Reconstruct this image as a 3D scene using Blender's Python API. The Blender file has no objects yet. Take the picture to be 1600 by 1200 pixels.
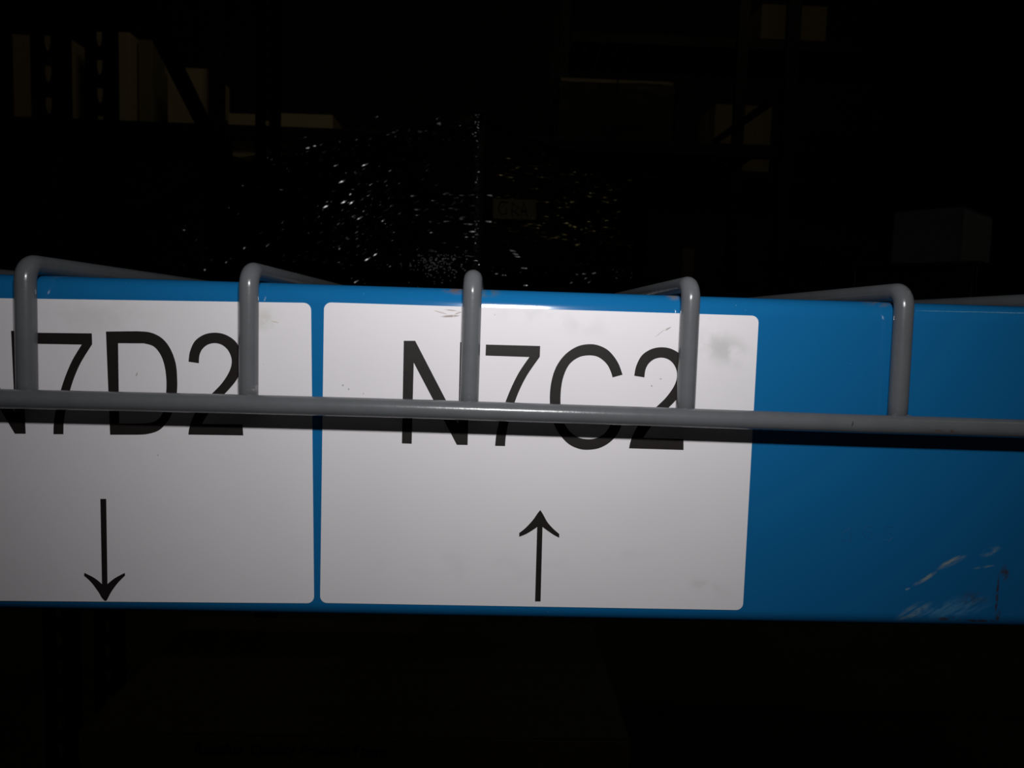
import bpy, bmesh, math, random
from mathutils import Vector, Matrix, noise
S = 0.001                       # millimetres to metres
scene = bpy.context.scene
C = scene.collection
rnd = random.Random(7)

# ------------------------------------------------------------------ camera
F_PX = 1173.8
YAW, PITCH, ROLL = 0.0315, 0.0811, 0.0301
CAM = Vector((3.43, -221.5, -9.72)) * S
fwd = Vector((math.sin(YAW)*math.cos(PITCH), math.cos(YAW)*math.cos(PITCH), -math.sin(PITCH)))
rt0 = fwd.cross(Vector((0, 0, 1))).normalized()
up0 = rt0.cross(fwd)
RT = math.cos(ROLL)*rt0 + math.sin(ROLL)*up0
UP = math.cos(ROLL)*up0 - math.sin(ROLL)*rt0
cd = bpy.data.cameras.new('camera'); cam = bpy.data.objects.new('camera', cd); C.objects.link(cam)
cam.matrix_world = Matrix(((RT.x, UP.x, -fwd.x, CAM.x), (RT.y, UP.y, -fwd.y, CAM.y), (RT.z, UP.z, -fwd.z, CAM.z), (0, 0, 0, 1)))
cd.sensor_width = 36.0; cd.lens = F_PX/1600*36.0; cd.clip_start = 0.01; cd.clip_end = 60
cd.dof.use_dof = True; cd.dof.focus_distance = 0.24; cd.dof.aperture_fstop = 40
scene.camera = cam

# ------------------------------------------------------------------ world, lights, exposure
w = bpy.data.worlds.new('world'); scene.world = w; w.use_nodes = True
bg = w.node_tree.nodes['Background']; bg.inputs[0].default_value = (1, .93, .9, 1); bg.inputs[1].default_value = 0.007
def area(name, loc, aim, sx, sy, power, col, spread=180):
    l = bpy.data.lights.new(name, 'AREA'); l.shape = 'RECTANGLE'; l.size = sx; l.size_y = sy; l.energy = power; l.color = col
    l.spread = math.radians(spread)
    o = bpy.data.objects.new(name, l); C.objects.link(o); o.location = loc
    o.rotation_euler = (Vector(aim)-Vector(loc)).to_track_quat('-Z', 'Y').to_euler()
    return o
# the pop-up flash about 10 cm above the lens
FL = CAM + Vector((0.012, 0.0, 0.098))
area('flash', FL, FL + Vector((0.03, 1, -0.19)), 0.034, 0.013, 0.219, (1.0, 0.99, 0.995), 103)
# a weak high lamp over the far aisle
area('aisle_lamp', (-0.6, 3.0, 3.6), (-0.6, 5.0, 1.2), 1.2, 0.3, 2.3, (1.0, 0.88, 0.6), 150)
area('aisle_lamp', (2.2, 3.6, 3.6), (1.9, 6.0, 1.4), 1.2, 0.3, 0.9, (1.0, 0.84, 0.5), 150)
# a distant tube lamp above the near aisle, to the right
area('aisle_lamp', (2.6, -0.35, 2.9), (2.2, 0, 0), 2.0, 0.06, 1.4, (0.85, 1.0, 0.7), 180)
scene.view_settings.view_transform = 'Standard'
try: scene.view_settings.look = 'None'
except Exception: pass
scene.view_settings.exposure = 0; scene.view_settings.gamma = 1; scene.view_settings.use_curve_mapping = False

# ------------------------------------------------------------------ helpers
def at(x, y, Y):                       # a point of the photograph on the vertical plane Y (metres)
    d = fwd + RT*((x-800)/F_PX) + UP*(-(y-600)/F_PX)
    return CAM + d*((Y-CAM.y)/d.y)

def obj(name, bm, m=None, parent=None, smooth=False, local=False):
    me = bpy.data.meshes.new(name); bm.normal_update(); bm.to_mesh(me); bm.free()
    if smooth:
        for p in me.polygons: p.use_smooth = True
    if m:
        me.materials.append(m)
    o = bpy.data.objects.new(name, me); C.objects.link(o)
    if parent:
        o.parent = parent
        if not local: o.location = -parent.location    # mesh given in world coordinates
    return o
GROUPS = {'location_label': 'white location cards on the blue beam', 'rack_upright': 'dark rack uprights', 'rack_beam': 'dark rack beams',
          'slatted_deck': 'dark slatted shelf decks', 'carton': 'cartons on the racks', 'wrapped_pallet_load': 'film wrapped pallet loads'}
def thing(name, label, cat, loc=(0, 0, 0), rz=0, group=None):
    o = bpy.data.objects.new(name, None); C.objects.link(o); o.location = loc; o.rotation_euler.z = rz
    o.empty_display_size = .05
    return tag(o, label, cat, group)
def tag(o, label, cat, group=None):
    o['label'] = label; o['category'] = cat; o['kind'] = 'thing'
    group = group or GROUPS.get(o.name.split('.')[0])
    if group: o['group'] = group
    return o
def box(bm, x0, x1, y0, y1, z0, z1, bev=0):
    vs = [bm.verts.new((x, y, z)) for x in (x0, x1) for y in (y0, y1) for z in (z0, z1)]
    fs = [bm.faces.new([vs[i] for i in q]) for q in ((0, 1, 3, 2), (4, 6, 7, 5), (0, 4, 5, 1), (2, 3, 7, 6), (0, 2, 6, 4), (1, 5, 7, 3))]
    if bev:
        es = list({e for f in fs for e in f.edges})
        bmesh.ops.bevel(bm, geom=es, offset=bev, segments=2, profile=.5, affect='EDGES')
    return bm
def tube(bm, pts, r, n=20, cap=True):
    pts = [Vector(p) for p in pts]; rings = []; nrm = None
    for i, p in enumerate(pts):
        t = (pts[min(i+1, len(pts)-1)]-pts[max(i-1, 0)]).normalized()
        if nrm is None:
            nrm = t.orthogonal().normalized()
        nrm = (nrm - t*nrm.dot(t)).normalized(); b = t.cross(nrm)
        rings.append([bm.verts.new(p+(nrm*math.cos(a)+b*math.sin(a))*r) for a in [2*math.pi*k/n for k in range(n)]])
    for a, b in zip(rings, rings[1:]):
        for k in range(n): bm.faces.new((a[k], a[(k+1) % n], b[(k+1) % n], b[k]))
    if cap:
        bm.faces.new(rings[0][::-1]); bm.faces.new(rings[-1])
    return bm
def lathe_profile(bm, prof, x0, x1, nx=1):     # extrude a closed (y, z) profile along X
    rings = [[bm.verts.new((x0+(x1-x0)*i/nx, y, z)) for y, z in prof] for i in range(nx+1)]
    n = len(prof)
    for a, b in zip(rings, rings[1:]):
        for k in range(n): bm.faces.new((a[k], b[k], b[(k+1) % n], a[(k+1) % n]))
    bm.faces.new(rings[0]); bm.faces.new(rings[-1][::-1])
    bmesh.ops.recalc_face_normals(bm, faces=bm.faces[:])
    return bm
def poly(bm, pts, thick):                      # flat print: outline polygon with a hair of thickness towards -Y
    vs = [bm.verts.new(p) for p in pts]
    f = bm.faces.new(vs); f.normal_update()
    res = bmesh.ops.triangulate(bm, faces=[f])
    return bm

# ------------------------------------------------------------------ materials
class M:
    def __init__(s, name, col, rough=.5, metal=0, coat=0, coat_rough=.05, spec=.5):
        s.m = bpy.data.materials.new(name); s.m.use_nodes = True; s.t = s.m.node_tree
        s.b = s.t.nodes['Principled BSDF']
        s.set('Base Color', (*col, 1)); s.set('Roughness', rough); s.set('Metallic', metal)
        s.set('Coat Weight', coat); s.set('Coat Roughness', coat_rough); s.set('Specular IOR Level', spec)
        s.col = None; s.rough = None; s.c0 = col; s.r0 = rough
    def set(s, k, v): s.b.inputs[k].default_value = v
    def n(s, kind, **kw):
        x = s.t.nodes.new(kind)
        for k, v in kw.items(): setattr(x, k, v)
        return x
    def link(s, a, b): s.t.links.new(a, b)
    def coords(s):
        if not hasattr(s, 'tc'): s.tc = s.n('ShaderNodeTexCoord')
        return s.tc.outputs['Object']
    def mapping(s, loc=(0, 0, 0), rot=(0, 0, 0), scale=(1, 1, 1), kind='TEXTURE'):
        mp = s.n('ShaderNodeMapping', vector_type=kind)
        mp.inputs['Location'].default_value = loc; mp.inputs['Rotation'].default_value = rot; mp.inputs['Scale'].default_value = scale
        s.link(s.coords(), mp.inputs['Vector']); return mp.outputs['Vector']
    def noise(s, scale, detail=3, vec=None, dist=0, rough=.55):
        x = s.n('ShaderNodeTexNoise'); x.inputs['Scale'].default_value = scale; x.inputs['Detail'].default_value = detail
        x.inputs['Distortion'].default_value = dist; x.inputs['Roughness'].default_value = rough
        s.link(vec or s.coords(), x.inputs['Vector']); return x.outputs['Fac']
    def ramp(s, v, a, b, lo=0., hi=1.):
        x = s.n('ShaderNodeMapRange', interpolation_type='SMOOTHSTEP'); x.inputs['From Min'].default_value = a; x.inputs['From Max'].default_value = b
        x.inputs['To Min'].default_value = lo; x.inputs['To Max'].default_value = hi
        s.link(v, x.inputs['Value']); return x.outputs['Result']
    def math(s, op, a, b):
        x = s.n('ShaderNodeMath', operation=op)
        for i, v in enumerate((a, b)):
            if isinstance(v, (int, float)): x.inputs[i].default_value = v
            else: s.link(v, x.inputs[i])
        return x.outputs[0]
    def blob(s, p, rx, rz, ang=0, soft=.5):     # elliptical patch round a point of the X-Z plane
        v = s.mapping(loc=tuple(p), rot=(0, ang, 0), scale=(rx, 1000, rz))
        l = s.n('ShaderNodeVectorMath', operation='LENGTH'); s.link(v, l.inputs[0])
        return s.ramp(l.outputs['Value'], 1.0, 1.0-soft)
    def mix(s, fac, col):                        # paint a colour over what there is
        x = s.n('ShaderNodeMix', data_type='RGBA')
        if s.col is None: x.inputs[6].default_value = (*s.c0, 1)
        else: s.link(s.col, x.inputs[6])
        x.inputs[7].default_value = (*col, 1)
        if isinstance(fac, (int, float)): x.inputs[0].default_value = fac
        else: s.link(fac, x.inputs[0])
        s.col = x.outputs[2]; s.link(s.col, s.b.inputs['Base Color'])
    def roughen(s, fac, r):
        s.link(s.ramp(fac, 0, 1, s.r0, r), s.b.inputs['Roughness'])
    def bump(s, h, strength=.3, dist=.001, target='Normal'):
        x = s.n('ShaderNodeBump'); x.inputs['Strength'].default_value = strength; x.inputs['Distance'].default_value = dist
        s.link(h, x.inputs['Height']); s.link(x.outputs[0], s.b.inputs[target])
        return x

def simple(name, col, rough=.6, nscale=30, var=.25, bump=.15, bd=.0005, **kw):
    k = M(name, col, rough, **kw)
    f = k.noise(nscale, 4)
    k.mix(k.ramp(f, .35, .75, 0, var), tuple(c*.45 for c in col))
    k.bump(f, bump, bd); return k

# blue powder coat of the shelf beam, with its rust and scrapes
Bm = M('blue_beam_paint', (.007, .133, .338), .11, coat=.0, spec=.5)
f = Bm.noise(900, 2); f2 = Bm.noise(60, 2)
def mp(x, y): return at(x, y, 0)
for (x, y, rx, rz, c, th) in ((712, 452, 5, 2.0, (.16, .11, .07), .42), (757, 455, 6, 2.4, (.10, .12, .10), .42),
                          (1056, 461, 3, 2.0, (.20, .17, .14), .42), (1380, 473, 6, 1.6, (.16, .14, .12), .44)):
    b = Bm.blob(mp(x, y), rx*S, rz*S, 0, .9)
    Bm.mix(Bm.math('MULTIPLY', b, Bm.ramp(Bm.noise(420, 3), th-.06, th+.16, 0, .8)), c)
# slanting pale scrapes lower right
sc_vec = Bm.mapping(rot=(0, math.radians(-32), 0), scale=(.010, 1, .0012))
streak = Bm.noise(1.0, 4, sc_vec)
ptc = Bm.noise(260, 3)
for (x, y, rx, rz, a, c, k) in ((1445, 904, 5, 1.0, -33, (.30, .34, .30), .9), (1487, 878, 6, 1.3, -27, (.30, .34, .30), .9),
                             (1548, 862, 4, 1.6, -20, (.30, .38, .38), .8), (1537, 886, 4, .5, -10, (.30, .38, .30), .6), (1418, 920, 1, .5, -20, (.5, .55, .55), .8),
                             (1428, 957, 7, 3.0, -28, (.20, .30, .34), .7), (1490, 950, 15, 4.2, -12, (.10, .30, .48), .55)):
    b = Bm.blob(mp(x, y), rx*S, rz*S, math.radians(a), .7)
    g = Bm.math('MULTIPLY', Bm.ramp(streak, .36, .60), Bm.ramp(ptc, .32, .55))
    Bm.mix(Bm.math('MULTIPLY', Bm.math('MULTIPLY', b, g), k), c)
for (x, y, rx, rz, k) in ((1570, 895, 1.9, 3.2, .8), (1558, 930, .6, 9.5, .9), (1560, 962, 1.0, 2.6, .9), (1485, 968, 6, 1.1, .9), (1530, 971, 8, .7, .9), (1520, 935, 6, 3.0, .35)):
    b = Bm.blob(mp(x, y), rx*S, rz*S, 0, .7)
    Bm.mix(Bm.math('MULTIPLY', b, Bm.ramp(Bm.noise(500, 3), .36, .56, 0, k)), (.05, .03, .025))
Bm.mix(Bm.ramp(Bm.noise(1500, 1), .80, .84, 0, .5), (.3, .5, .6))
Bm.bump(Bm.noise(38, 3), .05, .0006)
blue = Bm.m

# grey enamel of the wire deck
Gm = M('grey_wire_enamel', (.120, .126, .134), .24, spec=.5)
gf = Gm.noise(500, 3)
Gm.mix(Gm.ramp(Gm.noise(90, 3), .35, .7, 0, .25), (.082, .080, .085))
for (x, y, rx, rz, c) in ((1468, 674, 1.8, .55, (.10, .05, .03)), (1492, 675, 2.2, .6, (.10, .045, .025)), (1332, 662, .35, 1.2, (.05, .04, .04)), (388, 610, 1.4, 1.2, (.3, .27, .27))):
    b = Gm.blob(at(x, y, -.011), rx*S, rz*S, .2, .7)
    Gm.mix(Gm.math('MULTIPLY', b, Gm.ramp(gf, .40, .58, 0, .9)), c)
Gm.bump(gf, .18, .00025)
grey = Gm.m

# label paper: smudges and pencil ticks as on the two cards
Pm = M('label_paper', (.80, .775, .80), .62, spec=.25)
sm = Pm.noise(120, 4)
for (x, y, rx, rz, a, c, k, lo) in ((1130, 545, 12, 7, 20, (.42, .41, .40), .55, .40), (1100, 497, 8, 1.0, 0, (.4, .39, .38), .35, .40), (415, 505, 8, 7, 0, (.50, .49, .40), .5, .42),
                                (150, 495, 26, 8, 0, (.5, .48, .45), .22, .4), (870, 500, 30, 5, 8, (.5, .49, .48), .22, .42), (1105, 920, 10, 4, 12, (.45, .43, .42), .35, .42),
                                (560, 510, 12, 4, 0, (.55, .54, .53), .25, .42), (700, 880, 60, 8, 5, (.6, .6, .62), .2, .45), (950, 870, 30, 3, -10, (.6, .6, .62), .2, .45)):
    b = Pm.blob(at(x, y, 0), rx*S, rz*S, math.radians(a), .95)
    Pm.mix(Pm.math('MULTIPLY', b, Pm.ramp(sm, lo, lo+.22, 0, k)), c)
for (x, y, rx, rz, a, c) in ((706, 485, 2.8, .22, 4, (.38, .30, .25)), (704, 494, 3.4, .42, -5, (.30, .22, .19)), (688, 488, 2.8, .2, 14, (.48, .38, .32)), (716, 489, 1.4, .25, -20, (.38, .30, .25)),
                           (1043, 514, 1.5, .28, -32, (.35, .30, .26)), (1032, 520, 2.8, .16, -40, (.5, .46, .43)), (1018, 603, .28, .28, 0, (.2, .18, .18)), (1032, 592, .5, .35, 0, (.4, .38, .38)),
                           (536, 602, .35, .4, 0, (.35, .33, .33)), (545, 608, .3, .35, 0, (.3, .28, .28)), (568, 615, .25, .25, 0, (.4, .3, .3)), (214, 585, .25, .9, 20, (.4, .38, .36)), (412, 569, .25, .25, 0, (.4, .38, .38)),
                           (773, 492, .25, .25, 0, (.4, .38, .38)), (247, 711, .25, .25, 0, (.3, .28, .28)), (430, 503, 1.5, .3, 10, (.6, .58, .5))):
    b = Pm.blob(at(x, y, 0), rx*S, rz*S, math.radians(a), .6)
    Pm.mix(Pm.math('MULTIPLY', b, Pm.ramp(Pm.noise(700, 2), .3, .5, .25, .9)), c)
Pm.mix(Pm.ramp(Pm.noise(14, 3), .4, .75, 0, .18), (.62, .60, .63))
Pm.bump(Pm.noise(1400, 3), .08, .0001)
paper = Pm.m
ink = simple('black_ink', (.014, .010, .010), .5, 600, .3, .05, .00005, spec=.3).m
dark_ink = simple('carton_ink', (.012, .012, .016), .6, 200, .3, .05).m

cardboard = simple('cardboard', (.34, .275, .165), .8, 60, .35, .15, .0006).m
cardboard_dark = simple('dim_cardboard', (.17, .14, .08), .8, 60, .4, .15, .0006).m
wood = simple('pallet_wood', (.12, .085, .05), .85, 22, .5, .3, .001).m
dark_paint = simple('dark_rack_paint', (.006, .006, .011), .5, 40, .3, .05, spec=.2).m
white_card = simple('white_carton_board', (.13, .125, .135), .75, 20, .2, .1).m
lit_side_card = simple('lit_side_carton_board', (.24, .23, .25), .75, 20, .2, .1).m  # paler copy of the board, paints the carton's brighter-lit side
concrete = simple('concrete_floor', (.06, .058, .055), .8, 6, .4, .2, .002).m
wall_m = simple('warehouse_wall', (.03, .03, .032), .9, 4, .3, .2, .002).m
tape = simple('packing_tape', (.45, .33, .18), .25, 80, .25, .3, .0006).m
black_crate = simple('black_plastic', (.008, .008, .009), .4, 30, .3, .05).m

def film_material(name, tint, alpha, lx, lz, ang, amp):
    k = M(name, tint, .22, spec=.25)
    k.set('Alpha', alpha)
    v = k.mapping(rot=(0, ang, 0), scale=(lx, lx, lz))          # wrinkles drawn out along the wrapping direction
    n1 = k.noise(1.0, 2, v, .4)
    v2 = k.mapping(rot=(0, ang*.3, 0), scale=(lx*2.6, lx*2.6, lz*.8))
    n2 = k.noise(1.0, 3, v2, .2)
    p1 = k.ramp(k.noise(7, 2), .42, .66, .10, 1.0)               # taut and crumpled patches
    p2 = k.ramp(k.noise(11, 1, k.mapping(loc=(3, 1, 2))), .5, .72, 0, 1.0)
    h = k.math('ADD', k.math('MULTIPLY', n1, p1), k.math('MULTIPLY', n2, .45))
    sp = k.noise(330, 1)                                        # dust-fine crumple in small areas
    h = k.math('ADD', h, k.math('MULTIPLY', k.math('MULTIPLY', sp, p2), .22))
    k.bump(h, 1.0, amp)
    return k.m
film_l = film_material('stretch_film', (.004, .004, .005), .72, .014, .0045, math.radians(24), .004)

glint_crease = M('film_glint_crease', (.004, .004, .005), .13, spec=1.0); glint_crease.set('Coat Weight', 1.0); glint_crease.set('Coat Roughness', .1); glint_crease.set('IOR', 1.9); glint_crease = glint_crease.m  # for the lenses shaped to throw the flash's glints
warm_glint_crease = M('film_warm_glint_crease', (.012, .010, .004), .15, spec=1.0); warm_glint_crease.set('Specular Tint', (1, .82, .35, 1)); warm_glint_crease.set('IOR', 1.7); warm_glint_crease = warm_glint_crease.m  # yellow of the right wall's glints, painted in by specular tint

# ------------------------------------------------------------------ room
bm = box(bmesh.new(), -5, 6, -2.5, 8.6, -1.5, -1.4); o = obj('floor', bm, concrete); o['kind'] = 'structure'
bm = box(bmesh.new(), -5, 6, 8.6, 8.8, -1.4, 4.4); o = obj('wall_back', bm, wall_m); o['kind'] = 'structure'
bm = box(bmesh.new(), -5.2, -5, -2.5, 8.8, -1.5, 4.5); o = obj('wall_left', bm, wall_m); o['kind'] = 'structure'
bm = box(bmesh.new(), 6, 6.2, -2.5, 8.8, -1.5, 4.5); o = obj('wall_right', bm, wall_m); o['kind'] = 'structure'
bm = box(bmesh.new(), -5, 6, -2.5, 8.8, 4.4, 4.5); o = obj('ceiling', bm, wall_m); o['kind'] = 'structure'

# ------------------------------------------------------------------ blue shelf beam
H = 100.5*S
def beam_profile(y0, depth, top, h, r, n=10):
    pr = []
    for cy, cz, a0 in ((y0+r, top-h+r, 180), (y0+depth-r, top-h+r, 270), (y0+depth-r, top-r, 0), (y0+r, top-r, 90)):
        for i in range(n+1):
            a = math.radians(a0+90*i/n); pr.append((cy+r*math.cos(a), cz+r*math.sin(a)))
    return pr
def front_beam_profile():
    pr = [p for p in beam_profile(0, .042, 0, H, .0054, 12)][:39]      # lower corners and the upper rear one
    t0 = math.radians(10.8); zf0, zf1 = -.0056, -.0044; y1 = (zf1-zf0)*math.tan(t0); r = .0044/(1-math.sin(t0))
    cy = y1 + r*math.cos(t0); cz = -r
    for i in range(13):
        a = math.pi/2 + (math.pi/2-t0)*i/12; pr.append((cy+r*math.cos(a), cz+r*math.sin(a)))
    for i in range(1, 7):                                             # rolled lip above the flat face, its tilt shaped to mirror the flash
        u = i/6; pr.append((y1*(1-u)**1.12, zf1+(zf0-zf1)*u))
    return pr
bm = lathe_profile(bmesh.new(), front_beam_profile(), -.70, 1.70, 60)
beam = thing('shelf_beam', 'glossy blue steel shelf beam carrying the two white location cards', 'shelf beam', (0.5, .02, -H))
bo = obj('beam_body', bm, blue, beam, True)
me = bo.data
for p in me.polygons:
    if len(p.vertices) > 4: p.use_smooth = False
# stamped digits, faint, thin ridges of the same paint
def stroke(bm, pts, wd, Y):
    P = [at(x, y, Y) for x, y in pts]
    tube(bm, P, wd, 6)
def px(pts, ox, oy, s): return [(ox+x/s, oy+y/s) for x, y in pts]
stamp = simple('stamped_paint', (.003, .085, .22), .6, 200, .2, .05).m
for name, sts in (('stamped_digit', [[(380, 330), (230, 430), (165, 590), (390, 595)], [(390, 335), (390, 640)]]),
                  ('stamped_digit', [[(820, 330), (740, 300), (660, 350), (640, 440), (680, 520), (800, 560), (850, 500), (810, 430), (700, 420)]]),
                  ('stamped_digit', [[(1290, 310), (1100, 320), (1080, 440), (1200, 430), (1260, 520), (1180, 620), (1080, 610)]])):
    bm = bmesh.new()
    for st in sts: stroke(bm, px(st, 1300, 800, 13.33), .00007, .00001)
    d = obj(name, bm, stamp, beam); d['label'] = 'faint digit stamped into the blue paint'

# ------------------------------------------------------------------ location cards
def rounded_quad(q, r, n=6):                   # q: TL, TR, BR, BL as vectors
    out = []
    for i in range(4):
        p, a, b = q[i], q[i-1], q[(i+1) % 4]
        u = (a-p).normalized()*r; v = (b-p).normalized()*r
        c = p+u+v
        for k in range(n+1):
            t = k/n*math.pi/2
            out.append(c - v*math.cos(t) - u*math.sin(t) if True else None)
    return out
def card(name, q, label):
    t = thing(name, label, 'label', tuple((q[2]+q[3])/2), 0)
    bm = bmesh.new()
    out = rounded_quad(q, .0021)
    fr = [bm.verts.new(p+Vector((0, -.00018, 0))) for p in out]; bk = [bm.verts.new(p+Vector((0, -.00001, 0))) for p in out]
    bm.faces.new(fr); n = len(out)
    for i in range(n): bm.faces.new((fr[i], bk[i], bk[(i+1) % n], fr[(i+1) % n]))
    bmesh.ops.recalc_face_normals(bm, faces=bm.faces[:])
    obj('paper_card', bm, paper, t)
    return t
YP = -.00018
RQ = [at(506.5, 472.3, 0), at(1185.5, 493.5, 0), at(1160.3, 953, 0), at(500.3, 941.7, 0)]
LTR, LBR = at(486.2, 473.3, 0), at(491, 942.3, 0)
wv = (RQ[1]-RQ[0]).length
dT = (LTR-at(0, 466, 0)).normalized(); dB = (LBR-at(0, 938.5, 0)).normalized()
LQ = [LTR-dT*wv, LTR, LBR, LBR-dB*wv]
cr = card('location_label', RQ, 'white location card reading N7C2 over an upward arrow')
cl = card('location_label', LQ, 'white location card reading N7D2 over a downward arrow, cut by left frame edge')
YI = YP-.00006
def glyph_px(pts, ox, oy, s): return [at(ox+x/s, oy+y/s, YI) for x, y in pts]
def arc(cx, cy, rx, ry, a0, a1, n=26): return [(cx+rx*math.cos(math.radians(a0+(a1-a0)*i/n)), cy+ry*math.sin(math.radians(a0+(a1-a0)*i/n))) for i in range(n+1)]
def smoothpath(pts, n=6):
    out = []
    for i in range(len(pts)-1):
        p0 = pts[max(i-1, 0)]; p1 = pts[i]; p2 = pts[i+1]; p3 = pts[min(i+2, len(pts)-1)]
        for k in range(n):
            t = k/n
            out.append(tuple(.5*(2*p1[j]+(p2[j]-p0[j])*t+(2*p0[j]-5*p1[j]+4*p2[j]-p3[j])*t*t+(3*p1[j]-p0[j]-3*p2[j]+p3[j])*t**3) for j in (0, 1)))
    return out+[pts[-1]]
Z1 = (600, 500, 3.077)
G = {}
G['letter_n'] = glyph_px([(95, 100), (150, 100), (357, 500), (366, 107), (414, 108), (402, 601), (350, 600), (143, 205), (133, 595), (86, 593)], *Z1)
G['digit_seven'] = glyph_px([(490, 118), (751, 125)] + smoothpath([(749, 177), (690, 262), (650, 340), (620, 420), (600, 490), (587, 550), (582, 606)])
                            + smoothpath([(534, 605), (540, 550), (555, 485), (580, 405), (612, 325), (650, 250), (699, 178)]) + [(488, 171)], *Z1)
outer = arc(985, 370, 188, 254, -33, -327, 50)
outer[0] = (1147, 263)
G['letter_c'] = glyph_px([(1147, 263)] + [(x, y) for x, y in smoothpath([(1147, 263), (1125, 205), (1085, 152), (1040, 125), (990, 116), (930, 127), (872, 165), (828, 225), (804, 300), (797, 385), (806, 465), (835, 535), (880, 590), (930, 617), (980, 624), (1040, 614), (1095, 580), (1132, 530), (1150, 470)])][1:]
              + smoothpath([(1102, 458), (1085, 510), (1058, 547), (1020, 568), (980, 573), (935, 565), (893, 535), (862, 485), (850, 420), (850, 345), (862, 275), (890, 215), (935, 180), (985, 170), (1030, 178), (1068, 208), (1088, 242), (1099, 276)]), *Z1)
G['digit_two'] = glyph_px(smoothpath([(1203, 268), (1213, 220), (1240, 170), (1285, 140), (1335, 131), (1385, 140), (1430, 170), (1455, 215), (1462, 262), (1452, 312), (1425, 360), (1385, 405), (1338, 450), (1295, 500), (1265, 538), (1247, 567)])
               + [(1440, 572), (1440, 625), (1178, 617)] + smoothpath([(1178, 617), (1185, 585), (1203, 540), (1235, 488), (1275, 448), (1318, 410), (1358, 370), (1392, 322), (1408, 280), (1407, 245), (1393, 213), (1368, 190), (1335, 181), (1300, 188), (1272, 210), (1257, 240), (1252, 276)])[1:], *Z1)
def put_glyph(name, pts, parent, m=ink):
    bm = bmesh.new(); poly(bm, pts, 0)
    bmesh.ops.recalc_face_normals(bm, faces=bm.faces[:])
    for f_ in bm.faces:
        if f_.normal.y > 0: f_.normal_flip()
    return obj(name, bm, m, parent)
for k, v in G.items(): put_glyph(k, v, cr)
# the same characters on the left card: an affine fit of four matched points
src = [at(844.1, 540.6, YI), at(773.5, 696.6, YI), at(991, 587, YI), at(1068, 703, YI)]
dst = [at(143.75, 520.5, YI), at(83.3, 678.5, YI), at(294.3, 565.5, YI), at(380.3, 680, YI)]
def lsq(src, vals):
    A = [[0]*3 for _ in range(3)]; b = [0]*3
    for p, v in zip(src, vals):
        r = (p.x, p.z, 1)
        for i in range(3):
            b[i] += r[i]*v
            for j in range(3): A[i][j] += r[i]*r[j]
    return Matrix(A).inverted() @ Vector(b)
ax = lsq(src, [p.x for p in dst]); az = lsq(src, [p.z for p in dst])
def left(p):
    v = Vector((p.x, p.z, 1)); return Vector((ax.dot(v), YI, az.dot(v)))
for k in ('letter_n', 'digit_seven', 'digit_two'): put_glyph(k, [left(p) for p in G[k]], cl)
Dp = [(662, 552)] + smoothpath([(860, 550), (940, 558), (1010, 592), (1062, 655), (1098, 750), (1108, 860), (1104, 950), (1088, 1030), (1050, 1110), (995, 1168), (925, 1192), (860, 1197)]) + [(688, 1197)]
Dh = [(738, 625)] + [(745, 1127)] + smoothpath([(870, 1127), (940, 1122), (988, 1100), (1020, 1050), (1036, 960), (1040, 865), (1030, 775), (1005, 700), (960, 645), (900, 626)])
pts = glyph_px(Dp, 0, 380, 4); hole = glyph_px(Dh, 0, 380, 4)
bm = bmesh.new()
ov = [bm.verts.new(p) for p in pts]; hv = [bm.verts.new(p) for p in hole]
es = [bm.edges.new((a[i], a[(i+1) % len(a)])) for a in (ov, hv) for i in range(len(a))]
bmesh.ops.triangle_fill(bm, use_beauty=True, edges=es)
for f_ in bm.faces:
    f_.normal_update()
    if f_.normal.y > 0: f_.normal_flip()
obj('letter_d', bm, ink, cl)
put_glyph('arrow', glyph_px(smoothpath([(295, 112), (325, 160), (370, 240), (430, 308), (492, 362)]) + smoothpath([(492, 402), (440, 375), (380, 335), (318, 290)]) + [(298, 1065), (240, 1065)]
                         + smoothpath([(262, 290), (200, 332), (140, 366), (75, 392)]) + smoothpath([(75, 352), (140, 300), (215, 220), (268, 145), (295, 112)])[:-1], 800, 780, 6.667), cr)
put_glyph('arrow', glyph_px([(627, 318), (664, 318)] + smoothpath([(672, 850), (715, 815), (780, 780)]) + smoothpath([(782, 797), (735, 845), (695, 900), (668, 950), (655, 956)])
                         + smoothpath([(655, 956), (635, 935), (615, 900), (570, 840), (525, 798)])[1:] + smoothpath([(527, 780), (590, 812), (637, 850)]), 0, 700, 4), cl)

# ------------------------------------------------------------------ grey wire deck with its waterfall front
R = .00275; P = .0635; ZH = -.0352; YV = -.0029; YH = -.0084
DECK_D = 1.212
deck = thing('wire_deck', 'grey enamelled wire mesh deck hooked over the blue beam', 'shelf deck', (0, 0.5, 0))
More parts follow.
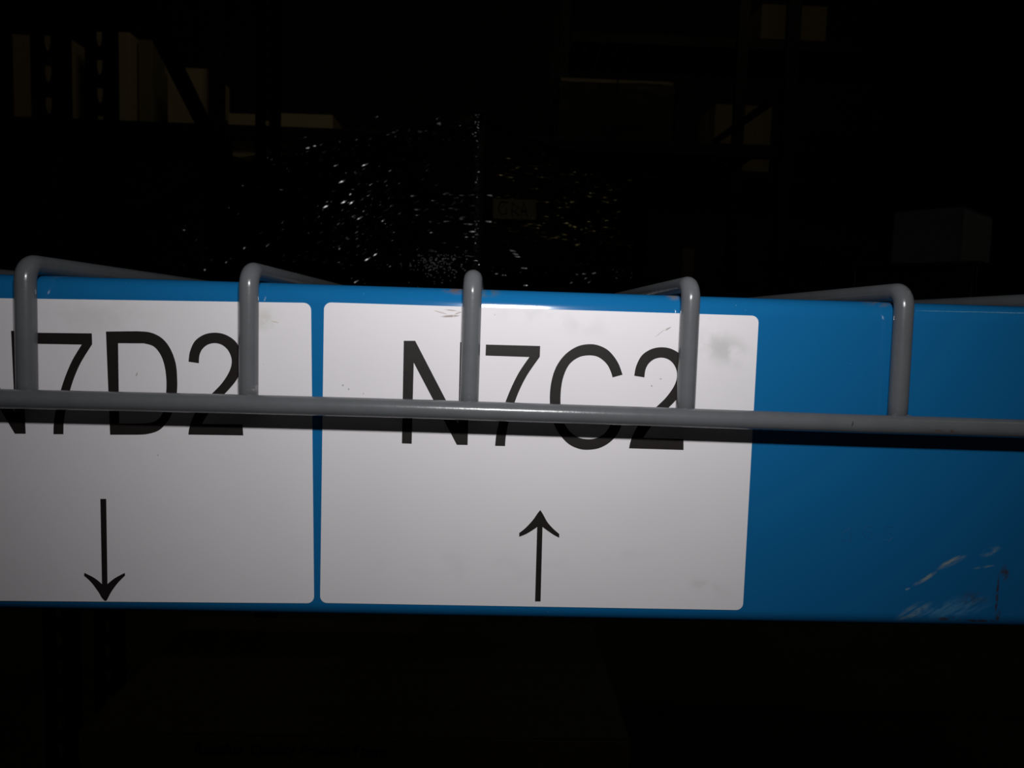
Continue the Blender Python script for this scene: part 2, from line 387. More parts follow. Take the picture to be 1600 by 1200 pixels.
# x at the top and at the bottom of each waterfall wire, from the photograph
tops = {0: (40, 460), 1: (388.8, 455), 2: (738.2, 455), 3: (1079.2, 470), 4: (1412, 490)}
bots = {0: (42, 600), 1: (388.3, 608), 2: (733.2, 620), 3: (1071.7, 627), 4: (1403.5, 635)}
def wire_pts(xt, xb, ztop=.0028):
    pts = [(xb, YV, ZH-R*.95)]
    for i in range(1, 7): t = i/6; pts.append((xb+(xt-xb)*t, YV, ZH+(-.002-ZH)*t))
    rb = .0047
    for i in range(1, 10):
        a = math.radians(90*i/9); pts.append((xt, YV+rb-rb*math.cos(a), -.002+(ztop+.002)*math.sin(a)))
    for y in (.02, .06, .15, .3, .6, DECK_D): pts.append((xt, y, ztop))
    return pts
for i in range(-3, 9):
    if i in tops:
        a = at(*tops[i], YV); b = at(*bots[i], YV)
        sl = (a.x-b.x)/(a.z-b.z); xt = a.x+(0-a.z)*sl*.4; xb = b.x
    else:
        xt = xb = (i-2)*P - .0019
    obj('waterfall_wire', tube(bmesh.new(), wire_pts(xt, xb), R*(1.03 if i == 0 else 1.0), 28), grey, deck, True)
XA, XB = -.33, .40
hp = []
for x, y in ((-60, 621.5), (60, 624.5), (200, 627.3), (400, 632), (600, 637.2), (745, 642), (1000, 650.2), (1200, 657.5), (1350, 662.3), (1600, 670), (1700, 674)):
    p = at(x, y, YH); hp.append(p)
hp = [Vector((XA, YH, hp[0].z))] + hp + [Vector((XB, YH, hp[-1].z))]
def fitline(ps):
    out = []
    for k, p in enumerate(ps):
        out.append(Vector((p.x, p.y, p.z)))
    return out
dense = []
for a, b in zip(hp, hp[1:]):
    for k in range(4): dense.append(a.lerp(b, k/4))
dense.append(hp[-1])
# smooth the wire's slight sag
for _ in range(12):
    dense = [dense[0]] + [Vector((dense[i].x, YH, (dense[i-1].z+dense[i].z*2+dense[i+1].z)/4)) for i in range(1, len(dense)-1)] + [dense[-1]]
obj('front_wire', tube(bmesh.new(), dense, R, 32), grey, deck, True)
ys = [.075 + .1*k for k in range(12)]
for y in ys:
    obj('cross_wire', tube(bmesh.new(), [(XA, y, .0028-2*R+.0001), (XB, y, .0028-2*R+.0001)], R, 10), grey, deck, True)
for x in (-.2, .02, .3):     # channels under the mesh
    obj('support_channel', box(bmesh.new(), x-.02, x+.02, .045, DECK_D-.004, -.028, -.0056, .002), grey, deck)
# weld beads where the upright wires meet the front wire
for i in tops:
    p = at(*bots[i], YV)
    for s in (-1, 1):
        b2 = bmesh.new(); bmesh.ops.create_icosphere(b2, subdivisions=2, radius=.0008, matrix=Matrix.Translation((p.x+s*.0021, YV-.0020, at(bots[i][0], bots[i][1]+22, YH).z+.0009)) @ Matrix.Diagonal((1.2, 1, .6, 1)))
        obj('weld_bead', b2, grey, deck, True)

# ------------------------------------------------------------------ dark rack steel behind
def dark_beam(x0, x1, y, zt, label, h=.1):
    o = thing('rack_beam', label, 'rack beam', ((x0+x1)/2, y, zt-h))
    obj('beam_body', lathe_profile(bmesh.new(), beam_profile(y, .042, zt, h, .005, 3), x0, x1), dark_paint, o)
    for x in (x0, x1):
        obj('end_plate', box(bmesh.new(), x-.004, x+.004, y-.006, y+.046, zt-h-.04, zt+.03, .001), dark_paint, o)
    return o
dark_beam(-.70, 1.70, DECK_D, 0, 'dark rear beam under the far edge of the grey wire deck')

def slotted_face(bm, cx, w_, y, z0, z1, pitch, zs0, sw=.0125, sh=.030, th=.0022):
    # front plate with tapering keyhole slots, real openings
    h = w_/2
    z = zs0
    zs = []
    while z > z0+.05: z -= pitch
    while z < z1-.03: zs.append(z); z += pitch
    prev = z0
    def strip(a, b, c, d): # x0,x1,z0,z1
        box(bm, a, b, y, y+th, c, d)
    strip(cx-h, cx-sw/2, z0, z1); strip(cx+sw/2, cx+h, z0, z1)
    for z in zs:
        strip(cx-sw/2, cx+sw/2, prev, z)
        # tapered lower corners
        for s in (-1, 1):
            vs = [bm.verts.new((cx+s*sw/2, yy, z)) for yy in (y, y+th)] + [bm.verts.new((cx+s*sw/2, yy, z+.014)) for yy in (y, y+th)] + [bm.verts.new((cx+s*sw*.22, yy, z)) for yy in (y, y+th)]
            bm.faces.new((vs[0], vs[4], vs[2])); bm.faces.new((vs[1], vs[3], vs[5])); bm.faces.new((vs[2], vs[4], vs[5], vs[3])); bm.faces.new((vs[0], vs[1], vs[5], vs[4]))
        prev = z+sh
    strip(cx-sw/2, cx+sw/2, prev, z1)
    bmesh.ops.recalc_face_normals(bm, faces=bm.faces[:])
def post(parent, cx, y, w_, dep, z0, z1, pitch, zs0, slots=True):
    bm = bmesh.new()
    if slots: slotted_face(bm, cx, w_, y, z0, z1, pitch, zs0)
    else: box(bm, cx-w_/2, cx+w_/2, y, y+.0022, z0, z1)
    o = obj('post', bm, dark_paint, parent)
    for s in (-1, 1):
        obj('flange', box(bmesh.new(), cx+s*w_/2-.001, cx+s*w_/2+.001, y+.0022, y+dep, z0, z1), dark_paint, parent)
    obj('foot_plate', box(bmesh.new(), cx-w_*.8, cx+w_*.8, y-.02, y+dep+.02, z0-.006, z0, .001), dark_paint, parent)
def brace(parent, a, b, wd=.030):
    bm = bmesh.new(); a = Vector(a); b = Vector(b); t = (b-a).normalized(); n_ = Vector((1, 0, 0)); s_ = t.cross(n_).normalized()*wd/2; n_ = n_*.012
    va = [bm.verts.new(a+k) for k in (s_+n_, -s_+n_, -s_-n_, s_-n_)]; vb = [bm.verts.new(b+k) for k in (s_+n_, -s_+n_, -s_-n_, s_-n_)]
    for i in range(4): bm.faces.new((va[i], va[(i+1) % 4], vb[(i+1) % 4], vb[i]))
    bm.faces.new(va); bm.faces.new(vb[::-1]); bmesh.ops.recalc_face_normals(bm, faces=bm.faces[:])
    return obj('diagonal_brace', bm, dark_paint, parent)
FZ = -1.394; TZ = 2.6
# rear posts of the near rack and the rack behind it (back to back, 15 cm apart)
yA = 1.485+CAM.y; yB = 1.660+CAM.y
sA = at(75, 128, yA); sB = at(155.5, 116, yB)
fr1 = thing('rack_upright', 'dark slotted rack upright nearest the left edge, lit cartons glinting through its slots', 'rack upright', (sA.x, yA, FZ))
post(fr1, sA.x, yA, .064, .022, FZ, TZ, .058, sA.z)
post(fr1, sA.x+.003, 0.045+.01, .058, .022, FZ, -.15, .0508, sA.z, False)
fr2 = thing('rack_upright', 'dark slotted rack upright frame with diagonal brace, second from the left edge', 'rack upright', (sB.x, yB, FZ))
post(fr2, sB.x, yB, .060, .020, FZ, TZ, .058, sB.z)
yC = 3.0+CAM.y; xC = at(418, 100, yC).x
post(fr2, xC, yC, .092, .020, FZ, TZ, .0508, at(418, 222, yC).z)
def on_x(x_px, y_px, X):   # where the sight line meets the plane of a frame
    d = fwd + RT*((x_px-800)/F_PX) + UP*(-(y_px-600)/F_PX); return CAM + d*((X-CAM.x)/d.x)
brace(fr2, on_x(232, 20, sB.x), on_x(352, 262, sB.x), .045)
brace(fr2, on_x(352, 262, sB.x), (sB.x, yB+.03, .16), .045)
brace(fr2, (sB.x, yB+.03, .16), (sB.x, yC-.01, -.35), .045)

# back-to-back rack: beam, deck boards and the wrapped load
YB0 = yB+.02
dark_beam(-.70, 1.70, YB0, 0, 'dark beam in front of the film wrapped pallet load')
dark_beam(-.70, 1.70, YB0+1.08, 0, 'dark beam behind and under the film wrapped pallet load')
dk = thing('slatted_deck', 'dark slatted shelf deck under the film wrapped pallet load', 'shelf deck', (.5, YB0+.5, 0))
for k in range(22):
    x = -.66+k*.107
    obj('slat', box(bmesh.new(), x, x+.08, YB0, YB0+1.13, .0002, .012, .002), dark_paint, dk)

# ------------------------------------------------------------------ pallets and cartons
def pallet(name, label, cx, cy, z0, L, W, rz, group=None):
    t = thing(name, label, 'pallet', (cx, cy, z0), rz, group)
    for y in (-W/2+.05, 0, W/2-.05):
        for x in (-L/2+.06, 0, L/2-.06): obj('block', box(bmesh.new(), x-.06, x+.06, y-.045, y+.045, .018, .1, .002), wood, t, local=True)
        obj('skid', box(bmesh.new(), -L/2, L/2, y-.045, y+.045, 0, .018, .001), wood, t, local=True)
    for k in range(7):
        x = -L/2 + k*(L-.1)/6
        obj('deck_board', box(bmesh.new(), x, x+.1, -W/2, W/2, .1, .12, .001), wood, t, local=True)
    return t
def carton(name, label, x0, x1, y0, y1, z0, z1, m=cardboard, rz=0, bev=.003, tp=True, group=None):
    cx, cy = (x0+x1)/2, (y0+y1)/2; a, b, h = (x1-x0)/2, (y1-y0)/2, z1-z0
    t = thing(name, label, 'box', (cx, cy, z0), rz, group)
    obj('carton_body', box(bmesh.new(), -a, a, -b, b, 0, h-.003, bev), m, t, local=True)
    for s in (-1, 1):
        obj('flap', box(bmesh.new(), -a+.001, a-.001, min(s*b*.995, s*.0012), max(s*b*.995, s*.0012), h-.003, h, .0006), m, t, local=True)
    if tp:
        o_ = obj('tape', box(bmesh.new(), -a-.0006, a+.0006, -.024, .024, h*.72, h+.0007), tape, t, local=True); o_['label'] = 'brown packing tape'
    return t
def carton_px(label, x0, y0, x1, y1, Y, dep, m=cardboard, **kw):
    a = at(x0, y1, Y); b = at(x1, y1, Y); c = at((x0+x1)/2, y0, Y); zb = at((x0+x1)/2, y1, Y).z
    if 'zb' in kw: zb = kw.pop('zb')
    return carton('carton', label, a.x, b.x, Y, Y+dep, zb, c.z, m, **kw)

# film wrapped load: corner towards the camera
DC = 1.62; Yc = DC+CAM.y
pc = at(750, 172, Yc)
TOPZ = pc.z; A_L = math.radians(53)
e1 = Vector((-math.sin(A_L), math.cos(A_L), 0)); e2 = Vector((math.cos(A_L), math.sin(A_L), 0))
L1, L2 = .97, .80
cor = Vector((pc.x, Yc, .012))
ctr = cor + e1*L1/2 + e2*L2/2
rzL = math.atan2(e2.y, e2.x)                  # local x = e2, local y = e1
load = thing('wrapped_pallet_load', 'pallet load wrapped in crinkled glossy dark stretch film, its corner towards the camera', 'pallet load', tuple(ctr), rzL)
def LB(name, x0, x1, y0, y1, z0, z1, m, bev=.003): return obj(name, box(bmesh.new(), x0-L2/2, x1-L2/2, y0-L1/2, y1-L1/2, z0, z1, bev), m, load, local=True)
for k in range(3):
    for j in range(3): LB('pallet_block', (.02, .35, .67)[k], (.02, .35, .67)[k]+.1, (.02, .43, .84)[j], (.02, .43, .84)[j]+.11, .018, .09, wood)
    LB('skid', .01, L2-.01, (.02, .43, .84)[k], (.02, .43, .84)[k]+.11, 0, .018, wood, .001)
for k in range(8):
    y = .01+k*.122; LB('deck_board', .005, L2-.005, y, y+.09, .09, .108, wood, .001)
hh = (TOPZ-.012-.108-.02)/2
for k in range(2):
    for i in range(2):
        for j in range(3):
            LB('carton', .015+i*.387, .015+i*.387+.380, .015+j*.315, .015+j*.315+.308, .109+k*hh, .108+(k+1)*hh, cardboard_dark, .004)
# film skin: finely divided walls, with folds and bridging between the carton edges
def film_skin(Lx, Ly, z0, z1, seed, step=.012, amp=.006, lean=.0):
    bm = bmesh.new(); per = 2*(Lx+Ly); n = int(per/step); m_ = int((z1-z0)/step)
    rc = .022
    rings = []
    for j in range(m_+1):
        z = z0+(z1-z0)*j/m_; ring = []
        inset = .0 if j < m_-2 else (.010, .025, .05)[j-m_+2]
        for i in range(n):
            s = per*i/n
            if s < Lx: x, y, nx, ny = s-Lx/2, -Ly/2, 0, -1
            elif s < Lx+Ly: x, y, nx, ny = Lx/2, s-Lx-Ly/2, 1, 0
            elif s < 2*Lx+Ly: x, y, nx, ny = Lx/2-(s-Lx-Ly), Ly/2, 0, 1
            else: x, y, nx, ny = -Lx/2, Ly/2-(s-2*Lx-Ly), -1, 0
            x = max(-Lx/2+rc*.35, min(Lx/2-rc*.35, x)) if nx == 0 else x; y = max(-Ly/2+rc*.35, min(Ly/2-rc*.35, y)) if ny == 0 else y
            d = noise.noise(Vector((s*3.0+seed, z*9-s*2.2, seed)))*amp + noise.noise(Vector((s*9, (z+s*.35)*45, seed+3)))*amp*.45 + .004
            ring.append(bm.verts.new((x+nx*(d-inset), y+ny*(d-inset), z + (noise.noise(Vector((s*6, seed, 1)))*.012 if j == m_ else 0))))
        rings.append(ring)
    for a, b in zip(rings, rings[1:]):
        for k in range(n): bm.faces.new((a[k], a[(k+1) % n], b[(k+1) % n], b[k]))
    bmesh.ops.recalc_face_normals(bm, faces=bm.faces[:])
    return bm
obj('stretch_film', film_skin(L2+.01, L1+.01, .03, TOPZ-.012+.004, 2.2), film_l, load, True, True)
# small label under the film on the right-hand face
def loadp(u, v, z): return Vector((-L2/2+u, -L1/2+v, z))
def on_right_face(x, y):     # sight line meets right-hand face (plane through cor spanned by e2 and Z)
    d = fwd + RT*((x-800)/F_PX) + UP*(-(y-600)/F_PX); nn = Vector((e2.y, -e2.x, 0))
    return CAM + d*((cor-CAM).dot(nn)/d.dot(nn))
def to_local(p):
    q = p-ctr; return Vector((q.dot(e2), q.dot(e1), q.z))
bm = bmesh.new()
qs = [to_local(on_right_face(*p)) for p in ((763, 311), (830, 313), (830, 344), (763, 342))]
for q in qs: q.y = -L1/2-.0135
vs = [bm.verts.new(q) for q in qs] + [bm.verts.new(q+Vector((0, .0006, 0))) for q in qs]
for f_ in ((0, 1, 2, 3), (7, 6, 5, 4), (0, 4, 5, 1), (1, 5, 6, 2), (2, 6, 7, 3), (3, 7, 4, 0)): bm.faces.new([vs[i] for i in f_])
bmesh.ops.recalc_face_normals(bm, faces=bm.faces[:])
o = obj('paper_label', bm, cardboard_dark, load, local=True); o['label'] = 'small tan paper label with handwriting'
bm = bmesh.new()
def hw(pts):
    P_ = []
    for x, y in pts:
        q = to_local(on_right_face(x, y)); q.y = -L1/2-.0142; P_.append(q)
    tube(bm, P_, .0017, 6)
hw([(785, 317), (774, 316), (770, 326), (775, 336), (784, 334), (783, 326)])
hw([(792, 337), (792, 318), (803, 326), (794, 330), (803, 337)])
hw([(806, 337), (810, 316), (816, 340)]); hw([(807, 330), (813, 331)])
obj('handwriting', bm, dark_ink, load, local=True)

# glints of the creased film: shallow lenses shaped and aimed to mirror the flash
def on_left_face(x, y):
    d = fwd + RT*((x-800)/F_PX) + UP*(-(y-600)/F_PX); nn = Vector((e1.y, -e1.x, 0))
    return CAM + d*((cor-CAM).dot(nn)/d.dot(nn))
ico = bmesh.new(); bmesh.ops.create_uvsphere(ico, u_segments=12, v_segments=6, radius=1.0)
ICO_V = [v.co.copy() for v in ico.verts]; ICO_F = [[v.index for v in f_.verts] for f_ in ico.faces]; ico.free()
def crumple(V, Fc, x, y, slope, a, b, c, jit, face, out=.0065):
    p = (on_left_face if face == 'L' else on_right_face)(x, y)
    fn = Vector((-e2.x, -e2.y, 0)) if face == 'L' else Vector((-e1.x, -e1.y, 0))
    p = p + fn*out
    h = ((CAM-p).normalized()+(FL-p).normalized()).normalized()  # faces halfway between camera and flash, so each lens glints
    h = (h + Vector((rnd.gauss(0, jit), 0, rnd.gauss(0, jit)))).normalized()
    t = (RT*math.cos(math.atan(slope)) + UP*math.sin(math.atan(slope))); t = (t-h*t.dot(h)).normalized(); u = h.cross(t)
    a, b = a*1.35, b*1.35; k = len(V); q0 = to_local(p)
    def L_(v): return Vector((v.dot(e2), v.dot(e1), v.z))
    t, u, h = L_(t), L_(u), L_(h)
    for v in ICO_V: V.append(q0 + t*(v.x*a) + u*(v.y*b) + h*(v.z*c))
    for f_ in ICO_F: Fc.append([k+i for i in f_])
def glint_crease_part(specs, m):
    V, Fc = [], []
    for sp in specs: crumple(V, Fc, *sp)
    me = bpy.data.meshes.new('film_glint_creases'); me.from_pydata(V, [], Fc); me.materials.append(m)
    for p in me.polygons: p.use_smooth = True
    o = bpy.data.objects.new('film_glint_creases', me); C.objects.link(o); o.parent = load; o['kind'] = 'stuff'
    return o
LS, RS = [], []
mm = .001
# lenses for the strongest glints of the left wall: x, y, slope, length
for x, y, sl, a in ((574, 258, .42, 8), (538, 284, .5, 8), (541, 316, .5, 8), (553, 317, .75, 7), (556, 338, .5, 5), (566, 341, .5, 7), (551, 304, .6, 4), (513, 323, .5, 8), (529, 259, .4, 6),
                 (443, 297, .1, 4), (383, 291, .1, 3), (361, 325, .9, 4), (375, 335, 0, 2.5), (291, 360, 0, 3), (386, 387, 1.0, 6), (357, 410, .9, 4), (323, 422, .8, 3), (422, 383, .9, 6), (445, 348, 1.0, 5),
                 (428, 250, .1, 3), (484, 232, .3, 5), (495, 229, .1, 4), (602, 345, .7, 5), (545, 372, .5, 3), (560, 440, .6, 6), (578, 405, .6, 8), (590, 398, .7, 6), (534, 389, .6, 3)):
    LS.append((x, y, sl, a*mm, (1.3 if a > 6 else 1.0)*mm, (.08 if a > 5 else .10)*mm, .003, 'L'))
for k in range(230):
    x = rnd.gauss(560, 75); y = 520-.42*x*1 + rnd.gauss(55, 60)
    if 290 < x < 745 and 180 < y < 445: LS.append((x, y, rnd.uniform(.35, .8), rnd.uniform(1.5, 7)*mm, rnd.uniform(.4, .9)*mm, .25*mm, .03, 'L'))
for k in range(60):                                                   # along the sagging top edge
    t_ = rnd.random(); x = 420+320*t_; y = 248-62*t_+rnd.gauss(10, 9)
    LS.append((x, y, rnd.uniform(.25, .5), rnd.uniform(2, 6)*mm, .6*mm, .25*mm, .02, 'L'))
for k in range(60):
    LS.append((rnd.uniform(290, 480), rnd.uniform(290, 440), rnd.uniform(.3, 1.2), rnd.uniform(1.5, 5)*mm, .5*mm, .25*mm, .03, 'L'))
for k in range(46):                                                   # horizontal glint lenses low beside the corner
    y = rnd.uniform(300, 410); LS.append((748-abs(rnd.gauss(0, 42)), y, rnd.uniform(-.05, .12), rnd.uniform(3, 9)*mm, rnd.uniform(.6, .9)*mm, .22*mm, .010, 'L'))
for k in range(40): LS.append((751-abs(rnd.gauss(0, 5)), rnd.uniform(180, 385), rnd.uniform(-.6, .3), rnd.uniform(1, 3)*mm, .7*mm, .2*mm, .012, 'L'))
for k in range(190):                                                  # patch of speckled glints
    LS.append((rnd.gauss(685, 22), 398+abs(rnd.gauss(0, 1))*19, rnd.uniform(-.3, .5), rnd.uniform(.8, 1.5)*mm, rnd.uniform(.7, 1.0)*mm, .055*mm, .013, 'L'))
for x, y, sl, a in ((761, 305.5, -.1, 5), (759, 346.5, -.05, 6), (797, 392, -.2, 7), (801, 397, -.2, 6), (804, 401, -.15, 6), (815, 419, -.05, 7), (782, 430, 0, 2.5), (786, 430, 0, 2.5),
                 (817, 446, 0, 5), (772, 428, -.1, 4), (909, 428, .1, 5), (898, 429, .1, 3), (912, 435, .5, 4), (917, 441, .7, 4), (889, 442, .4, 4), (924, 427, .15, 5)):
    LS.append((x, y, sl, a*mm, 1.1*mm, .08*mm, .003, 'R'))
for x, y, sl, a in ((832, 264, 0, 6), (845, 242, 0, 3), (868, 337, .4, 4), (880, 349, 0, 9), (893, 354.5, -.05, 8), (924, 361, -.1, 6), (936, 379, -.1, 4), (979, 384, -.1, 5), (965, 382, -.1, 4), (807, 261, 0, 4), (790, 248, 0, 5)):
    RS.append((x, y, sl, a*mm, .8*mm, .15*mm, .006, 'R'))
for k in range(150):
    x = rnd.uniform(765, 985); y = 235+rnd.uniform(0, 120)+(x-765)*.22
    RS.append((x, y, rnd.uniform(-.18, .03), rnd.uniform(3, 12)*mm, rnd.uniform(.5, .8)*mm, .25*mm, .024, 'R'))
for k in range(70):
    x = rnd.uniform(760, 985); y = rnd.uniform(370, 440)
    LS.append((x, y, rnd.uniform(-.1, .3), rnd.uniform(1.5, 5)*mm, rnd.uniform(.4, .7)*mm, .25*mm, .035, 'R'))
glint_crease_part(LS, glint_crease); glint_crease_part(RS, warm_glint_crease)

# white carton to the right, on a black crate on the back rack
Yw = 2.0+CAM.y
def corner_carton(label, pxc, ytop, ybot, Y, ang, la, lb, m, cat='box'):
    c = at(pxc, ybot, Y); ct = at(pxc, ytop, Y)
    a1 = Vector((-math.sin(ang), math.cos(ang), 0)); a2 = Vector((math.cos(ang), math.sin(ang), 0))
    k = c+a1*la/2+a2*lb/2
    t = thing('carton', label, cat, tuple(k), math.atan2(a2.y, a2.x)); h = ct.z-c.z
    obj('carton_body', box(bmesh.new(), -lb/2, lb/2, -la/2, la/2, 0, h-.003, .004), m, t, local=True)
    for s in (-1, 1): obj('flap', box(bmesh.new(), min(s*.001, s*lb/2*.99), max(s*.001, s*lb/2*.99), -la/2, la/2, h-.003, h, .0006), m, t, local=True)
    obj('corner_seam', box(bmesh.new(), -lb/2-.0016, -lb/2+.012, -la/2-.0016, -la/2, 0.002, h-.004), m, t, local=True)
    return t, c, k
wt, wc, wk = corner_carton('pale grey carton with its lit side painted lighter, on the black crate right of the wrapped load', 1498, 322, 412, Yw, math.radians(40), .177, .24, white_card)
obj('lit_side_panel', box(bmesh.new(), -.113, .118, -.0905, -.0888, .004, wt.children[0].dimensions.z-.004), lit_side_card, wt, local=True)['label'] = 'paler sheet painting the lit side of the carton'  # added sheet, its paler colour stands in for light on this side
cr8 = thing('crate', 'black plastic crate carrying the pale grey carton', 'crate', (wk.x, wk.y, .012), math.radians(40))
hh8 = wk.z-.0125-.012
for (a, b, c_, d) in ((-.2, .2, -.16, -.15), (-.2, .2, .15, .16), (-.2, -.19, -.15, .15), (.19, .2, -.15, .15)):
    obj('side_wall', box(bmesh.new(), a, b, c_, d, .01, hh8, .002), black_crate, cr8, local=True)
obj('base', box(bmesh.new(), -.2, .2, -.16, .16, 0, .01, .001), black_crate, cr8, local=True)
obj('lid', box(bmesh.new(), -.205, .205, -.165, .165, hh8, hh8+.012, .003), black_crate, cr8, local=True)

# ------------------------------------------------------------------ across the aisle: far racks with lit cartons
YF = 4.70
bt = at(300, 198, YF); FBZ = at(420, 199, YF).z
def far_frame(x, y0, label):
    t = thing('rack_upright', label, 'rack upright', (x, y0, FZ))
    post(t, x, y0, .08, .05, FZ, 3.2, .0508, 1.0, False); post(t, x, y0+1.0, .08, .05, FZ, 3.2, .0508, 1.0, False)
    return t
ff1 = far_frame(at(342, 150, YF).x, YF-.05, 'far dark rack frame left of the post with slots')
z = -.3
ffx = on_x(1200, 165, 1.86).x
ff2 = far_frame(1.86, YF-.1, 'far dark rack frame with braces crossing the dim brown carton')
brace(ff2, on_x(1204, 160, 1.86), on_x(1116, 222, 1.86), .05)
brace(ff2, on_x(1120, 425, 1.86), on_x(1172, 460, 1.86), .05)
dark_beam(ff1['x'] if 'x' in ff1 else ff1.location.x+.05, 1.81, YF-.04, FBZ, 'far dark beam across the aisle, between the two far frames', .085)
dark_beam(-3.2, ff1.location.x-.05, YF-.04, FBZ, 'far dark beam carrying the lit cartons at upper left', .085)
fd = thing('slatted_deck', 'far dark slatted deck carrying the lit cartons at upper left', 'shelf deck', (-1.5, YF+.5, FBZ-.02))
for k in range(24):
    x = -3.15+k*.14
    if x+.12 > ff1.location.x-.09: continue
    obj('slat', box(bmesh.new(), x, x+.11, YF+.009, YF+1.02, FBZ-.016, FBZ, .001), dark_paint, fd)
zc = FBZ+.0005
carton_px('dim carton behind the leftmost slotted upright', 22, 55, 107, 196, YF+.02, .45, cardboard, zb=zc)
tb = carton_px('tall lit carton with a pale taped top edge beside the second slotted upright', 138, 49, 204, 196, YF+.02, .40, cardboard, zb=zc)
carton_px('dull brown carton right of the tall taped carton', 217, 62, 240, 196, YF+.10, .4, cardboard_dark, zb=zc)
carton_px('lit carton crossed by the dark diagonal brace', 262, 106, 325, 196, YF+.02, .4, cardboard, zb=zc)
carton_px('low carton left of the far slotted post on the far beam', 356, 178, 428, 196, YF+.02, .3, cardboard, zb=zc, tp=False)
carton_px('low carton right of the far slotted post on the far beam', 432, 178, 520, 196, YF+.02, .3, cardboard, zb=zc, tp=False)
# lower level: a tall carton stack just under the beam
lo = at(430, 221, YF+.1)
Lz = .25
dark_beam(-3.2, ff1.location.x-.05, YF-.04, Lz, 'lower far dark beam at the left of the aisle', .085)
dark_beam(ff1.location.x+.05, 1.81, YF-.04, Lz, 'lower far dark beam between the two far frames', .085)
fd2 = thing('slatted_deck', 'lower far slatted deck under the cartons behind the wrapped load', 'shelf deck', (-1, YF+.5, Lz-.02))
for k in range(37):
    x = -3.15+k*.135
    if abs(x+.05-ff1.location.x) < .12: continue
    obj('slat', box(bmesh.new(), x, x+.10, YF+.009, YF+1.02, Lz-.016, Lz, .001), dark_paint, fd2)
carton_px('lit carton just under the far beam, left of the wrapped load top', 363, 221, 482, 300, YF+.12, .5, cardboard, zb=Lz+.0005, tp=False)
# farther rack on the right with a brown carton
YG = 6.25
gz = at(1157, 268, YG).z
dark_beam(.615, 4.0, YG-.03, gz, 'farthest dark beam under the dim brown carton', .09)
gd = thing('slatted_deck', 'farthest slatted deck under the dim brown carton', 'shelf deck', (2.2, YG+.5, gz-.02))
for k in range(24):
    x = .65+k*.14
    obj('slat', box(bmesh.new(), x, x+.11, YG+.013, YG+.9, gz-.016, gz, .001), dark_paint, gd)
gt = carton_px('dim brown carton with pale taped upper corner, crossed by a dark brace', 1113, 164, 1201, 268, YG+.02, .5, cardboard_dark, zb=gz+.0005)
gz2 = at(1235, 64, YG).z
dark_beam(.615, 4.0, YG-.03, gz2, 'farthest upper beam near the top of the picture', .09)
gd = thing('slatted_deck', 'farthest upper slatted deck near the top of the picture', 'shelf deck', (2.2, YG+.5, gz2-.02))
for k in range(24):
    x = .65+k*.14
    obj('slat', box(bmesh.new(), x, x+.11, YG+.013, YG+.9, gz2-.016, gz2, .001), dark_paint, gd)
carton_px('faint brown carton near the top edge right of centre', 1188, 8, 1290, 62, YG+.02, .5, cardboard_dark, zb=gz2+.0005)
gf2 = far_frame(.56, YG-.03, 'farthest dark rack frame behind the second wrapped load')
gf3 = far_frame(4.05, YG-.03, 'farthest dark rack frame beyond the right edge')
# narrow lit carton low on the right of the wrapped load
nz = at(1072, 470, YG).z
dark_beam(.615, 4.0, YG-.03, nz, 'farthest lower beam under the narrow lit carton', .09)
carton_px('narrow lit carton just above the fourth deck wire', 1063, 388, 1081, 470, YG-.028, .04, cardboard, zb=nz+.0005, tp=False)
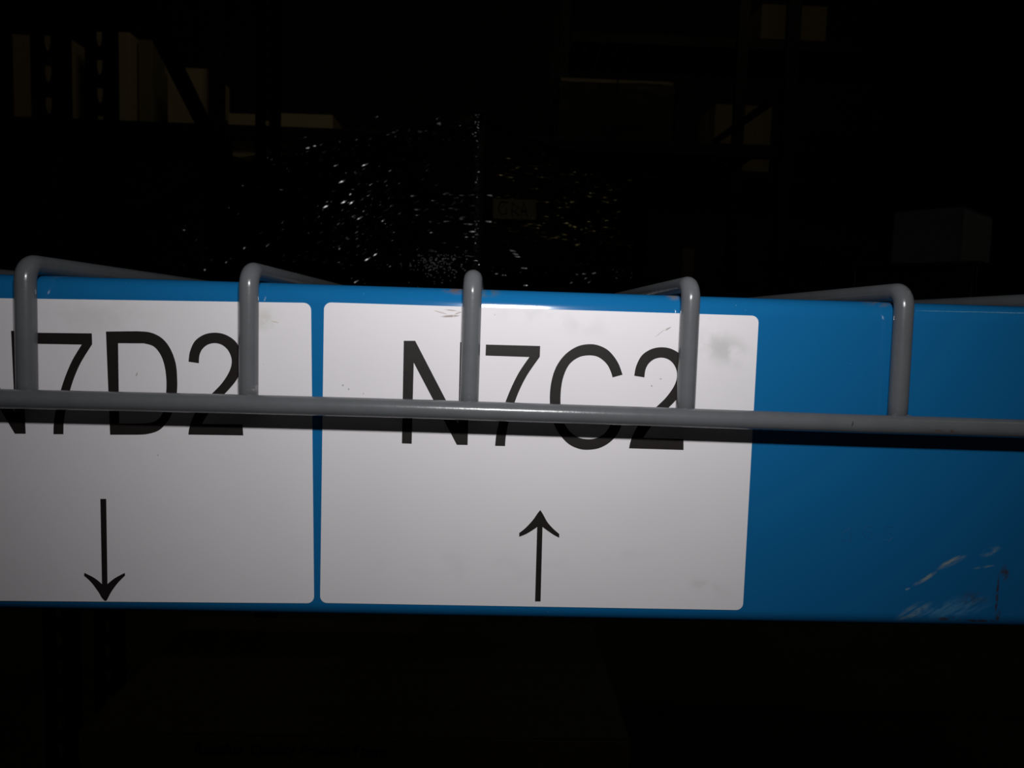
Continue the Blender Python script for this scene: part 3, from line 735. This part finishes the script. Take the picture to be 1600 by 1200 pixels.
# second wrapped load on the far rack
lw = thing('wrapped_pallet_load', 'second far pallet load in dark film, upper right of the near wrapped load', 'pallet load', (at(965, 190, YF).x, YF+.45, FBZ), 0)
zt2 = at(965, 118, YF).z-FBZ
for k in range(3): obj('skid', box(bmesh.new(), -.38, .38, -.4+k*.35, -.3+k*.35, 0, .1, .002), wood, lw, local=True)
for i in range(2):
    for j in range(2): obj('carton', box(bmesh.new(), -.37+i*.372, -.005+i*.372, -.40+j*.402, -.002+j*.402, .1, zt2-.01, .004), cardboard_dark, lw, local=True)
obj('stretch_film', film_skin(.77, .83, .02, zt2, 5.5, .02, .01), film_l, lw, True, local=True)
fd3 = thing('slatted_deck', 'far slatted deck under the second wrapped load', 'shelf deck', (1, YF+.5, FBZ-.02))
for k in range(14):
    x = .05+k*.125
    obj('slat', box(bmesh.new(), x, x+.1, YF+.009, YF+1.02, FBZ-.016, FBZ, .001), dark_paint, fd3)

# ------------------------------------------------------------------ printed carton under the beam
Yt = .72
pl = at(120, 1150, Yt); pr = at(985, 1160, Yt); zt = at(600, 1149, Yt).z
pb = thing('carton', 'brown carton under the blue beam printed Another Quality Product From', 'box', ((pl.x+pr.x)/2, Yt, zt-.42))
hx = (pl.x, pr.x)
def PB(name, *a, m=cardboard_dark, bev=.003): return obj(name, box(bmesh.new(), *a, bev), m, pb)
cbx = thing
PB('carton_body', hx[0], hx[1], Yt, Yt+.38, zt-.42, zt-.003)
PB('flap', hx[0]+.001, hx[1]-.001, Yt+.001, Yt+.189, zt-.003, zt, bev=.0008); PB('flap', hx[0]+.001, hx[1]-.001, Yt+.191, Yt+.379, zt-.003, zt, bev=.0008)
def text_part(txt, p0, p1, Y, parent, m, h_px):
    cu = bpy.data.curves.new('txt', 'FONT'); cu.body = txt; cu.size = 1; cu.offset = .022
    to = bpy.data.objects.new('txt', cu); C.objects.link(to)
    dg = bpy.context.evaluated_depsgraph_get(); me = bpy.data.meshes.new_from_object(to.evaluated_get(dg))
    bpy.data.objects.remove(to)
    xs = [v.co.x for v in me.vertices]; x0, x1 = min(xs), max(xs)
    a, b = at(*p0, Y), at(*p1, Y); s = (b.x-a.x)/(x1-x0)
    for v in me.vertices: v.co = Vector((a.x+(v.co.x-x0)*s, Y, a.z+(b.z-a.z)*(v.co.x-x0)/(x1-x0)*0 + v.co.y*s*h_px))
    me.materials.append(m)
    o = bpy.data.objects.new('printed_lettering', me); C.objects.link(o); o.parent = parent; o.location = -parent.location
    return o
text_part('Another Quality Product From', (301, 1178), (603, 1181), Yt-.0004, pb, dark_ink, 1.1)
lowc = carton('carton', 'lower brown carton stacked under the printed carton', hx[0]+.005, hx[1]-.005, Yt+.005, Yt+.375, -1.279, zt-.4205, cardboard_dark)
pallet('pallet', 'wooden pallet on the floor under the stacked cartons', (hx[0]+hx[1])/2, Yt+.2, -1.3995, .98, .5, 0)
